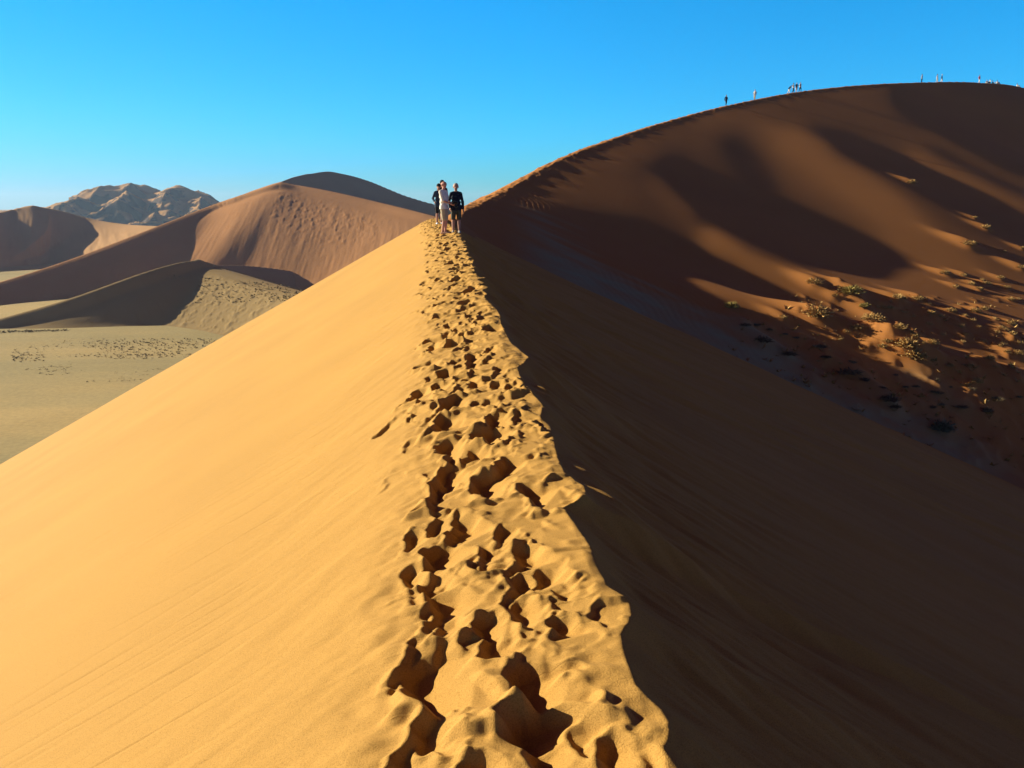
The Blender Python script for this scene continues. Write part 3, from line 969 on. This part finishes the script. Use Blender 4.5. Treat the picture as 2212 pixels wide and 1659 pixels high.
# man in the white shirt, turned three-quarters to the right of the picture, holding a camera
Jw = joints(sha=(-.17, .05, 1.41), shb=(.17, -.02, 1.405), ela=(-.19, -.04, 1.12), wra=(.0, -.23, 1.02), elb=(.24, -.02, 1.12), wrb=(.12, -.25, 1.03),
            kna=(-.09, -.03, .49), ana=(-.10, .03, .09), anb=(.09, .0, .09), knb=(.085, -.03, .49))
loc_w = ridge_spot(960, 500, 28.6)
man_w = person('person in white short sleeved shirt and khaki shorts holding a camera on the ridge path', loc_w, R(74), Jw, WHITE, KHAKI, SKIN_RED, None, None,
               (0.40, 0.22, 0.15), GW, 1.79, .0085, .5, .95, True, hem=.84, faceturn=R(-32))
# the camera he holds
mz = Matrix.Rotation(R(74), 4, 'Z')
hold = Vector(loc_w) + mz @ (Vector((.06, -.33, 1.05)) * 1.02)
def box(name, sx, sy, sz, mat, parent, off=(0, 0, 0)):
    bm = bmesh.new(); bmesh.ops.create_cube(bm, size=1)
    bmesh.ops.scale(bm, vec=(sx, sy, sz), verts=bm.verts)
    bmesh.ops.bevel(bm, geom=bm.edges[:], offset=min(sx, sy, sz) * .12, segments=2, affect='EDGES')
    bmesh.ops.translate(bm, vec=off, verts=bm.verts)
    me = bpy.data.meshes.new(name); bm.to_mesh(me); bm.free(); me.materials.append(mat)
    o = bpy.data.objects.new(name, me); COL.objects.link(o); o.parent = parent
    return o
camo = bpy.data.objects.new('photo_camera', None); COL.objects.link(camo)
camo.location = hold; camo.rotation_euler = (0, 0, R(74))
tag(camo, 'black photo camera held at chest height by the person in the white shirt', 'camera')
CBLK = flat('camera_black', (0.012, 0.012, 0.013), .45)
box('body', .15, .06, .105, CBLK, camo); box('viewfinder', .05, .05, .035, CBLK, camo, (0, 0, .066))
bm = bmesh.new(); bmesh.ops.create_cone(bm, cap_ends=True, segments=20, radius1=.042, radius2=.048, depth=.13, matrix=Matrix.Translation((0, -.09, -.004)) @ Matrix.Rotation(R(90), 4, 'X'))
me = bpy.data.meshes.new('lens'); bm.to_mesh(me); bm.free(); me.materials.append(CBLK)
lo = bpy.data.objects.new('lens', me); COL.objects.link(lo); lo.parent = camo
# person in the navy sweater facing the viewer
Jn = joints(ela=(-.25, .04, 1.13), wra=(-.22, -.06, .90), elb=(.235, .03, 1.12), wrb=(.255, -.02, .86), kna=(-.11, -.03, .49), ana=(-.12, .0, .09), anb=(.10, .02, .09))
person('person in navy sweater and olive shorts with arms hanging, standing right of the white shirt', ridge_spot(986, 500, 28.9), R(4), Jn, NAVY, OLIVE, SKIN, GREYHAIR, None,
       (0.45, 0.42, 0.36), GW, 1.70, .0085, 1.0, .9, True, hem=.88)
# two behind
Jc = joints(ela=(-.27, .02, 1.14), wra=(-.24, -.14, 1.0), elb=(.22, .02, 1.12), wrb=(.2, -.12, .98))
person('person in black cap and dark blue jacket half hidden behind the white shirt', ridge_spot(949, 478, 36.0), R(20), Jc, BLUED, BLACK, SKIN, None, BLACKCAP,
       (0.55, 0.58, 0.62), GW, 1.72, .012, 1.0, .85, False, hem=.84, faceturn=R(-25))
person('taller person in dark clothes and black cap, furthest back of the four on the ridge', ridge_spot(956.5, 476, 38.5), R(10), joints(), BLACK, BLACK, SKIN, None, BLACKCAP,
       (0.05, 0.05, 0.05), GW, 1.86, .014, 1.0, 1.0, False, hem=.84)

# walkers on the crest of the big dune
def crest_spot(px):
    pxs = []
    for p in BIG:
        d = p - EYE
        dep = d[1] * CP - d[2] * SP
        pxs.append(1106 + FPX * d[0] / dep if dep > 1 else -1e9)
    pxs = np.array(pxs)
    i0 = int(np.argmin(np.abs(BIG[:, 1] - 64)))
    for i in range(i0, len(BIG) - 1):
        if pxs[i] <= px <= pxs[i + 1]:
            t = (px - pxs[i]) / (pxs[i + 1] - pxs[i])
            x, y = (BIG[i] + t * (BIG[i + 1] - BIG[i]))[:2]
            z = float(big_z(np.array([[x]]), np.array([[y]]))[0][0, 0])
            return (x, y, z - 0.03)
GC = 'walkers on the crest of the big dune'
walk1 = dict(kna=(-.10, -.16, .52), ana=(-.10, -.14, .10), toea=(-.11, -.30, .06), knb=(.10, .02, .48), anb=(.10, .24, .13), toeb=(.11, .10, .04),
             ela=(-.26, .12, 1.13), wra=(-.27, .10, .88), elb=(.26, -.06, 1.13), wrb=(.25, -.18, .92))
walk2 = dict(knb=(.10, -.16, .52), anb=(.10, -.14, .10), toeb=(.11, -.30, .06), kna=(-.10, .02, .48), ana=(-.10, .24, .13), toea=(-.11, .10, .04),
             elb=(.26, .12, 1.13), wrb=(.27, .10, .88), ela=(-.26, -.06, 1.13), wra=(-.25, -.18, .92))
bend = dict(walk1, che=(0, -.22, 1.18), neck=(0, -.38, 1.30), head=(0, -.50, 1.38), sha=(-.18, -.32, 1.28), shb=(.18, -.32, 1.28), ela=(-.2, -.30, 1.0), wra=(-.2, -.42, .78), elb=(.2, -.30, 1.0), wrb=(.2, -.42, .78))
akimbo = dict(ela=(-.40, .04, 1.16), wra=(-.18, -.06, 1.0), elb=(.40, .04, 1.16), wrb=(.18, -.06, 1.0))
sit = dict(pel=(0, 0, .13), che=(0, .06, .46), neck=(0, .03, .67), head=(0, .0, .82), hipa=(-.09, -.02, .12), hipb=(.09, -.02, .12), kna=(-.13, -.36, .42), knb=(.13, -.36, .42),
           ana=(-.12, -.58, .09), anb=(.12, -.58, .09), toea=(-.12, -.74, .05), toeb=(.12, -.74, .05), sha=(-.18, .05, .60), shb=(.18, .05, .60),
           ela=(-.24, -.12, .38), wra=(-.14, -.34, .46), elb=(.24, -.12, .38), wrb=(.14, -.34, .46))
sit2 = dict(sit, che=(0, .16, .42), neck=(0, .22, .62), head=(0, .20, .77), sha=(-.18, .2, .56), shb=(.18, .2, .56), ela=(-.24, .3, .3), wra=(-.24, .34, .06), elb=(.24, .3, .3), wrb=(.24, .34, .06))
PINK = cloth('pink_cotton', (0.55, 0.10, 0.13)); PALE = cloth('pale_cotton', (0.6, 0.57, 0.52)); DNAVY = cloth('dark_navy_cotton', (0.02, 0.025, 0.06))
BROWNHAIR = flat('brown_hair', (0.06, 0.035, 0.02), .9)
FAR = [(1568, 'person in dark jacket and trousers, first and lowest on the big dune crest', R(15), walk1, DNAVY, BLACK, 1.0, 1.0, BROWNHAIR, None),
       (1630, 'lone person in white shirt, second lowest on the big dune crest', R(-30), walk2, PALE, KHAKI, .5, 1.0, BROWNHAIR, None),
       (1703.5, 'person in dark top bending forward, leftmost of a group of four', R(75), bend, BLACK, PALE, .5, 1.0, BROWNHAIR, None),
       (1713, 'person in pale shirt and dark trousers walking beside the bending one', R(60), walk1, PALE, BLACK, .5, 1.0, BROWNHAIR, None),
       (1720, 'person in navy top with elbows out and hands on hips', R(10), akimbo, DNAVY, PALE, .5, .9, BROWNHAIR, None),
       (1728, 'person in white top and navy trousers, rightmost of the group of four', R(20), walk2, PALE, DNAVY, .5, 1.0, BROWNHAIR, None),
       (1990.5, 'person with pale top and dark trousers standing alone near the summit', R(40), {}, PALE, BLACK, .5, 1.0, BROWNHAIR, None),
       (2023.5, 'person in white shirt leading left of one in a navy top', R(60), walk1, PALE, KHAKI, .5, 1.0, BROWNHAIR, None),
       (2033.5, 'person in navy top, white trousers and white cap near the summit', R(60), walk2, DNAVY, PALE, 1.0, 1.0, None, PALE),
       (2114.5, 'person in pink shirt and pale trousers on the summit', R(35), walk1, PINK, PALE, .5, 1.0, BROWNHAIR, None),
       (2131.5, 'person in dark clothes sitting on the summit right of the pink shirt', R(-40), sit, DNAVY, PALE, 1.0, 1.0, BROWNHAIR, None),
       (2138, 'person in white top sitting upright with raised knees on the summit', R(-60), sit, PALE, BLACK, 1.0, 1.0, BROWNHAIR, None),
       (2146, 'person in dark clothes leaning back on the sand of the summit', R(60), sit2, BLACK, PALE, 1.0, 1.0, BROWNHAIR, None),
       (2154, 'person in pale top sitting at the right end of the resting group', R(30), sit, PALE, DNAVY, .5, 1.0, BROWNHAIR, None),
       (2197, 'person in pale clothes sitting alone at the far right of the crest', R(40), sit, PALE, KHAKI, .5, 1.0, BROWNHAIR, None)]
for px, lab, hdg, pose, top, bot, slv, lg, hr, ht in FAR:
    sp = crest_spot(px)
    if sp is None: continue
    person(lab, sp, hdg, joints(**pose), top, bot, SKIN, hr, ht, (0.04, 0.04, 0.04), GC, 1.78, .035, slv, lg)

# ------------------------------------------------------------------ plants
def leaf_mat(name, c, tl=0.25):
    m, nt, b = new_mat(name)
    oi = N(nt, 'ShaderNodeObjectInfo')
    n1 = tex_noise(nt, mapping(nt), 6, 2)
    col = ramp(nt, n1, [(0.3, scale_col(c, .6)), (0.7, scale_col(c, 1.25))])
    finish(nt, b, col, None, .8, .1)
    return m
M_STRAW = leaf_mat('straw', (0.46, 0.285, 0.10)); M_GREEN = leaf_mat('yellow_green_leaves', (0.36, 0.275, 0.08)); M_DARKB = leaf_mat('shaded_twigs', (0.17, 0.12, 0.07))  # M_DARKB: shade painted into the colour of shrubs standing out of the sun
M_GREYG = leaf_mat('grey_green_leaves', (0.16, 0.19, 0.13)); M_TUFT = leaf_mat('olive_grass', (0.25, 0.19, 0.08))

def shrub_mesh(name, seed, n, mat, spike=1.0, h=0.75):
    rr = np.random.RandomState(seed)
    V = []; F = []
    lobes = [(rr.uniform(-.45, .45), rr.uniform(-.45, .45), rr.uniform(.45, .85)) for _ in range(5)]
    for i in range(n):
        lx, ly, ls = lobes[rr.randint(5)]
        th = rr.uniform(0, 2 * np.pi); ph = np.arccos(rr.uniform(0.05, 1)); 
        d = np.array([np.cos(th) * np.sin(ph), np.sin(th) * np.sin(ph), np.cos(ph) * h * 1.2])
        o = np.array([lx * .7, ly * .7, 0.0]) + d * rr.uniform(.05, .35) * ls
        L = ls * rr.uniform(.35, .75) * spike
        e = o + d * L + rr.normal(0, .05, 3)
        w = np.cross(d, rr.normal(0, 1, 3)); w /= np.linalg.norm(w) + 1e-9
        ww = rr.uniform(.02, .045)
        mid = (o + e) / 2 + np.array([0, 0, .03])
        k = len(V)
        V += [o - w * ww * .5, o + w * ww * .5, mid + w * ww, mid - w * ww, e]
        F += [(k, k + 1, k + 2, k + 3), (k + 3, k + 2, k + 4)]
        for j in range(2):       # small leaves
            c = o + (e - o) * rr.uniform(.4, 1.05); a = rr.normal(0, 1, 3); a /= np.linalg.norm(a); b2 = np.cross(a, rr.normal(0, 1, 3)); b2 /= np.linalg.norm(b2) + 1e-9
            q = rr.uniform(.03, .07); k = len(V)
            V += [c - a * q, c + b2 * q * .5, c + a * q, c - b2 * q * .5]; F += [(k, k + 1, k + 2, k + 3)]
    V = [v if v[2] > -.08 else np.array([v[0], v[1], -.08]) for v in V]
    me = bpy.data.meshes.new(name); me.from_pydata([tuple(v) for v in V], [], F); me.materials.append(mat)
    return me
def mesh_set(base, mat, n, k0, **kw): return [shrub_mesh(base, k0 + i, n, mat, **kw) for i in range(4)]
SH_STRAW = mesh_set('dry_shrub', M_STRAW, 320, 100); SH_DARK = mesh_set('shaded_shrub', M_DARKB, 260, 200, h=.6)
SH_GREEN = mesh_set('green_shrub', M_GREEN, 420, 300); SH_GREY = mesh_set('grey_shrub', M_GREYG, 420, 400, h=.9)
SH_TUFT = mesh_set('grass_tuft', M_STRAW, 90, 500, spike=1.2, h=1.0)
UNIQ = {(600, 335): 'golden dry shrub at the tip of the upper sunlit sand tongue', (880, 415): 'largest yellow green shrub on the sunlit dune foot',
        (985, 515): 'yellow green shrub just below the largest yellow green shrub', (1240, 455): 'dry shrub on a drift right of the largest yellow green shrub',
        (1400, 450): 'wide dry shrub with a long shadow on the edge of the sunlit slope', (1620, 265): 'bushy dry shrub at the left end of the upper shrub row',
        (1790, 35): 'big dry shrub with a long shadow high on the slope near the right edge', (2190, 210): 'dry shrub on a drift at the right edge below the long shadow',
        (1050, 610): 'dry shrub at the lower end of the middle sunlit tongue', (640, 590): 'big shrub capping the long drift beside the rippled sand',
        (360, 600): 'dry shrub at the end of the lowest left drift by the valley', (1280, 840): 'broad golden shrub among the lowest sunlit drifts',
        (1400, 940): 'shrub at the tip of the lowest broad sunlit drift', (1345, -450): 'lone shrub high on the big dune at a ridge edge',
        (1840, -170): 'upper of two shrubs on the shadow edge of the big dune', (1930, -90): 'lower of two shrubs on the shadow edge of the big dune',
        (1845, 1105): 'dry shrub on the thin sunlit drift above the dark valley', (1510, 920): 'dry shrub just right of the lowest broad sunlit drift',
        (190, 790): 'dark shrub in shade below the rippled sand', (870, 1040): 'dark shrub in the shaded valley below the lowest sunlit drifts',
        (1140, 1240): 'dark shrub near the foot of the shaded ridge flank', (1910, 1320): 'dark shrub at the lower right in the shaded valley', (640, 830): 'dark shrub cluster under the long drift in the shade'}
rb = random.Random(5)
count = 0
for lst, lit in ((LIT, 1), (DARK, 0)):
    for (cx, cy, k) in lst:
        p = hit_big(*c7(cx, cy))
        if p is None: continue
        if (cx, cy) in ((880, 415), (985, 515)): ms, nm = SH_GREEN, 'green_shrub'
        elif k == 1: ms, nm = (SH_TUFT, 'grass_tuft') if lit else (SH_DARK, 'shaded_shrub')
        else: ms, nm = (SH_STRAW, 'dry_shrub') if lit else (SH_DARK, 'shaded_shrub')
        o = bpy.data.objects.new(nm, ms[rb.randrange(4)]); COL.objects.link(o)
        sz = _SZ[k] * rb.uniform(.65, .95) * (1.0 if k > 1 else 1.15)
        z = float(big_z(np.array([[p[0]]]), np.array([[p[1]]]))[0][0, 0])
        o.location = (p[0], p[1], z - .02); o.scale = (sz * rb.uniform(.85, 1.2), sz * rb.uniform(.85, 1.2), sz * .8); o.rotation_euler = (0, 0, rb.uniform(0, 6.28))
        lab = UNIQ.get((cx, cy))
        if lab is None:
            if lit: lab = ('small straw tuft scattered across the shaded foot of the big dune' if k == 1 else
                           ('medium dry shrub on a small drift high on the right slope' if cy < 480 else 'medium dry shrub on a small drift low on the dune foot'))
            else: lab = 'small dark shrub in the shaded valley bottom'
            grp = 'straw tufts on the dune foot' if (lit and k == 1) else ('medium dry shrubs high on the right slope' if lit and cy < 480 else 'medium dry shrubs low on the dune foot' if lit else 'dark shrubs in the shaded valley')
        else: grp = 'larger shrubs on the big dune'
        tag(o, lab, 'shrub' if k > 1 or not lit else 'tuft', grp)
        count += 1
for px, py, lab, ms, sz in ((1580, 664, 'bright green shrub alone at the edge of the grey valley sand', SH_GREEN, .85), (2032, 928, 'large grey green shrub low in the shade near the right edge', SH_GREY, 1.1)):
    p = hit_big(px, py)
    if p is None: continue
    o = bpy.data.objects.new('green_shrub', ms[0]); COL.objects.link(o); o.location = p; o.scale = (sz, sz, sz * .9)
    tag(o, lab, 'shrub', None)
print('shrubs', count)

def tuft_field(name, pts, mat, label, h0=.5, h1=1.0):
    rr = np.random.RandomState(9); V = []; F = []
    for p in pts:
        s = rr.uniform(h0, h1); 
        for i in range(7):
            a = rr.uniform(0, 6.28); d = np.array([np.cos(a), np.sin(a), rr.uniform(.3, 1.1)]) * s * .75
            w = np.array([-np.sin(a), np.cos(a), 0]) * s * .28
            b = np.array(p) - np.array([0, 0, .1]); k = len(V)
            V += [b - w, b + w, b + d]; F += [(k, k + 1, k + 2)]
    me = bpy.data.meshes.new(name); me.from_pydata([tuple(v) for v in V], [], F); me.materials.append(mat)
    o = bpy.data.objects.new(name, me); COL.objects.link(o)
    return tag(o, label, 'grass', kind='stuff')
rt_ = np.random.RandomState(21)
def zone(n, x0, x1, y0, y1): return [(rt_.uniform(x0, x1), rt_.uniform(y0, y1)) for _ in range(n)]
cand = (zone(900, 30, 470, 731, 772) + zone(170, 25, 95, 757, 800) + zone(160, 80, 158, 782, 810) + zone(180, 165, 350, 797, 826) + zone(110, 200, 330, 765, 778))
pts = []
for a, b in cand:
    p = on_plane(a, b, FLOOR)
    if noise(np.array([p[0] * .05]), np.array([p[1] * .05]), 77)[0] > -.25: pts.append(p)
tuft_field('grass_field', pts, M_TUFT, 'sparse olive grass tufts dotted over the desert floor', .25, .65)
pts = []
for a, b in zone(330, 1690, 2225, 640, 1010) + zone(60, 1560, 1800, 700, 860):
    p = big_hit(a, b, big_mid)
    if p is not None: pts.append((p[0], p[1], float(big_z(np.array([[p[0]]]), np.array([[p[1]]]))[0][0, 0])))
tuft_field('grass_field', pts, M_STRAW, 'thin dry grass wisps scattered over the valley between the dunes', .18, .5)
def march(fn, px, py, t0, t1, st=.5):
    r = ray(px, py); t = np.arange(t0, t1, st)
    g = EYE[2] + r[2] * t - fn((r[0] * t)[None], (r[1] * t)[None])[0]
    i = np.nonzero(g < 0)[0]
    return None if len(i) == 0 else EYE + r * t[i[0]]
pts = []
for a, b in zone(420, 420, 660, 600, 655) + zone(40, 360, 440, 585, 605):
    if b < 600 + (a - 440) * .08: continue
    p = march(small_z, a, b, 230, 420)
    if p is not None: pts.append(p)
tuft_field('scrub', pts, M_TUFT, 'low scrub tufts covering the lit shoulder of the low olive dune', .4, .95)
pts = []
for i in range(150):
    a = rt_.uniform(-10, 150); pts.append(on_plane(a, 717 - a * .02 + rt_.normal(0, 1.2), FLOOR))
    a = rt_.uniform(-10, 230); pts.append(on_plane(a, 619 - a * .035 + rt_.normal(0, .8), FLOOR))
tuft_field('scrub_line', pts, M_TUFT, 'thin dark lines of scrub along the feet of the left dunes', .4, .9)

# ------------------------------------------------------------------ haze
def haze():
    me = bpy.data.meshes.new('haze')
    bm = bmesh.new()
    bmesh.ops.create_cube(bm, size=1.0)
    bmesh.ops.scale(bm, vec=(16200, 16200, 105 + 47), verts=bm.verts)
    bmesh.ops.translate(bm, vec=(0, 0, (105 - 47) / 2), verts=bm.verts)
    bm.to_mesh(me); bm.free()
    m = bpy.data.materials.new('haze_air'); m.use_nodes = True
    nt = m.node_tree
    nt.nodes.remove(nt.nodes['Principled BSDF'])
    pv = nt.nodes.new('ShaderNodeVolumePrincipled')
    pv.inputs['Color'].default_value = (0.50, 0.72, 1.0, 1)
    pv.inputs['Density'].default_value = HAZE_D
    pv.inputs['Anisotropy'].default_value = 0.2
    nt.links.new(pv.outputs[0], nt.nodes['Material Output'].inputs['Volume'])
    me.materials.append(m)
    o = bpy.data.objects.new('haze', me); COL.objects.link(o)
    tag(o, 'thin blue morning haze over the whole desert', 'haze', kind='stuff')
HAZE_D = 0.0001
if HAZE_D > 0: haze()

# ------------------------------------------------------------------ light
sd = bpy.data.lights.new('sun', 'SUN'); sd.energy = 5.0; sd.angle = R(0.5); sd.color = (1.0, 0.93, 0.72)
so = bpy.data.objects.new('sun', sd); COL.objects.link(so)
so.rotation_euler = Vector(SUN).to_track_quat('Z', 'Y').to_euler()
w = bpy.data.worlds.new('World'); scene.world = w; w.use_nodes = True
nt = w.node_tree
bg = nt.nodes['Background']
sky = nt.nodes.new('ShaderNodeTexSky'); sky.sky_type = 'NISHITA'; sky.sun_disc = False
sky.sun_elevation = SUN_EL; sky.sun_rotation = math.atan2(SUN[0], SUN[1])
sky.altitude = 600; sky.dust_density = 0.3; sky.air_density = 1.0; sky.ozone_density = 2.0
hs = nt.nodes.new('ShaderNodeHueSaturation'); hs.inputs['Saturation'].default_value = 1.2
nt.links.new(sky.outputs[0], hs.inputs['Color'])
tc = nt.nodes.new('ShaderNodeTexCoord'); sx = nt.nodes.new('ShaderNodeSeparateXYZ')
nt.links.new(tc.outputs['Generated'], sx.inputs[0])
# pale cyan low down; unseen sky overhead darkened and reddened to set shade colour
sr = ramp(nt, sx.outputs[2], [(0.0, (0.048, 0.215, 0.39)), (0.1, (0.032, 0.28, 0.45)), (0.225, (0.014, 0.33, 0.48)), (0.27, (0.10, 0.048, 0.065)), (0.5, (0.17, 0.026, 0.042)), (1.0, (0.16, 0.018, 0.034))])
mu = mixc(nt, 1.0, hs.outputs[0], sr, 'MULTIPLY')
# green and blue cut opposite the sun, out of view, to brown the shade
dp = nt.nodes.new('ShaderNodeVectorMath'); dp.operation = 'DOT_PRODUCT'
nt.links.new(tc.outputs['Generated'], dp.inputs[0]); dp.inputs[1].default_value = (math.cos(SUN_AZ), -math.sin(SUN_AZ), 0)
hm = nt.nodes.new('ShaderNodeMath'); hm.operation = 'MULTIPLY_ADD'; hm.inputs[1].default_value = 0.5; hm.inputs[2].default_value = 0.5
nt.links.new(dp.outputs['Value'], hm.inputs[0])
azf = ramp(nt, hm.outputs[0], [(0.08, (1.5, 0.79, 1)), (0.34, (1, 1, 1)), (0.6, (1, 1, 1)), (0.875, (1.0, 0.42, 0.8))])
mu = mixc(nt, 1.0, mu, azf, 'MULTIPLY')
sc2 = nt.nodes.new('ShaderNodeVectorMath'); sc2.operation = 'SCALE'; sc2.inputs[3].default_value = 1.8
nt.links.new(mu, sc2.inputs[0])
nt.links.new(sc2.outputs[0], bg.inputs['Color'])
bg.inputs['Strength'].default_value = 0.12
scene.view_settings.view_transform = 'Standard'
scene.view_settings.look = 'None'
scene.view_settings.exposure = 1.06
scene.view_settings.gamma = 1.0
scene.render.engine = 'CYCLES'
scene.cycles.use_denoising = True
scene.cycles.max_bounces = 6
scene.cycles.volume_bounces = 0
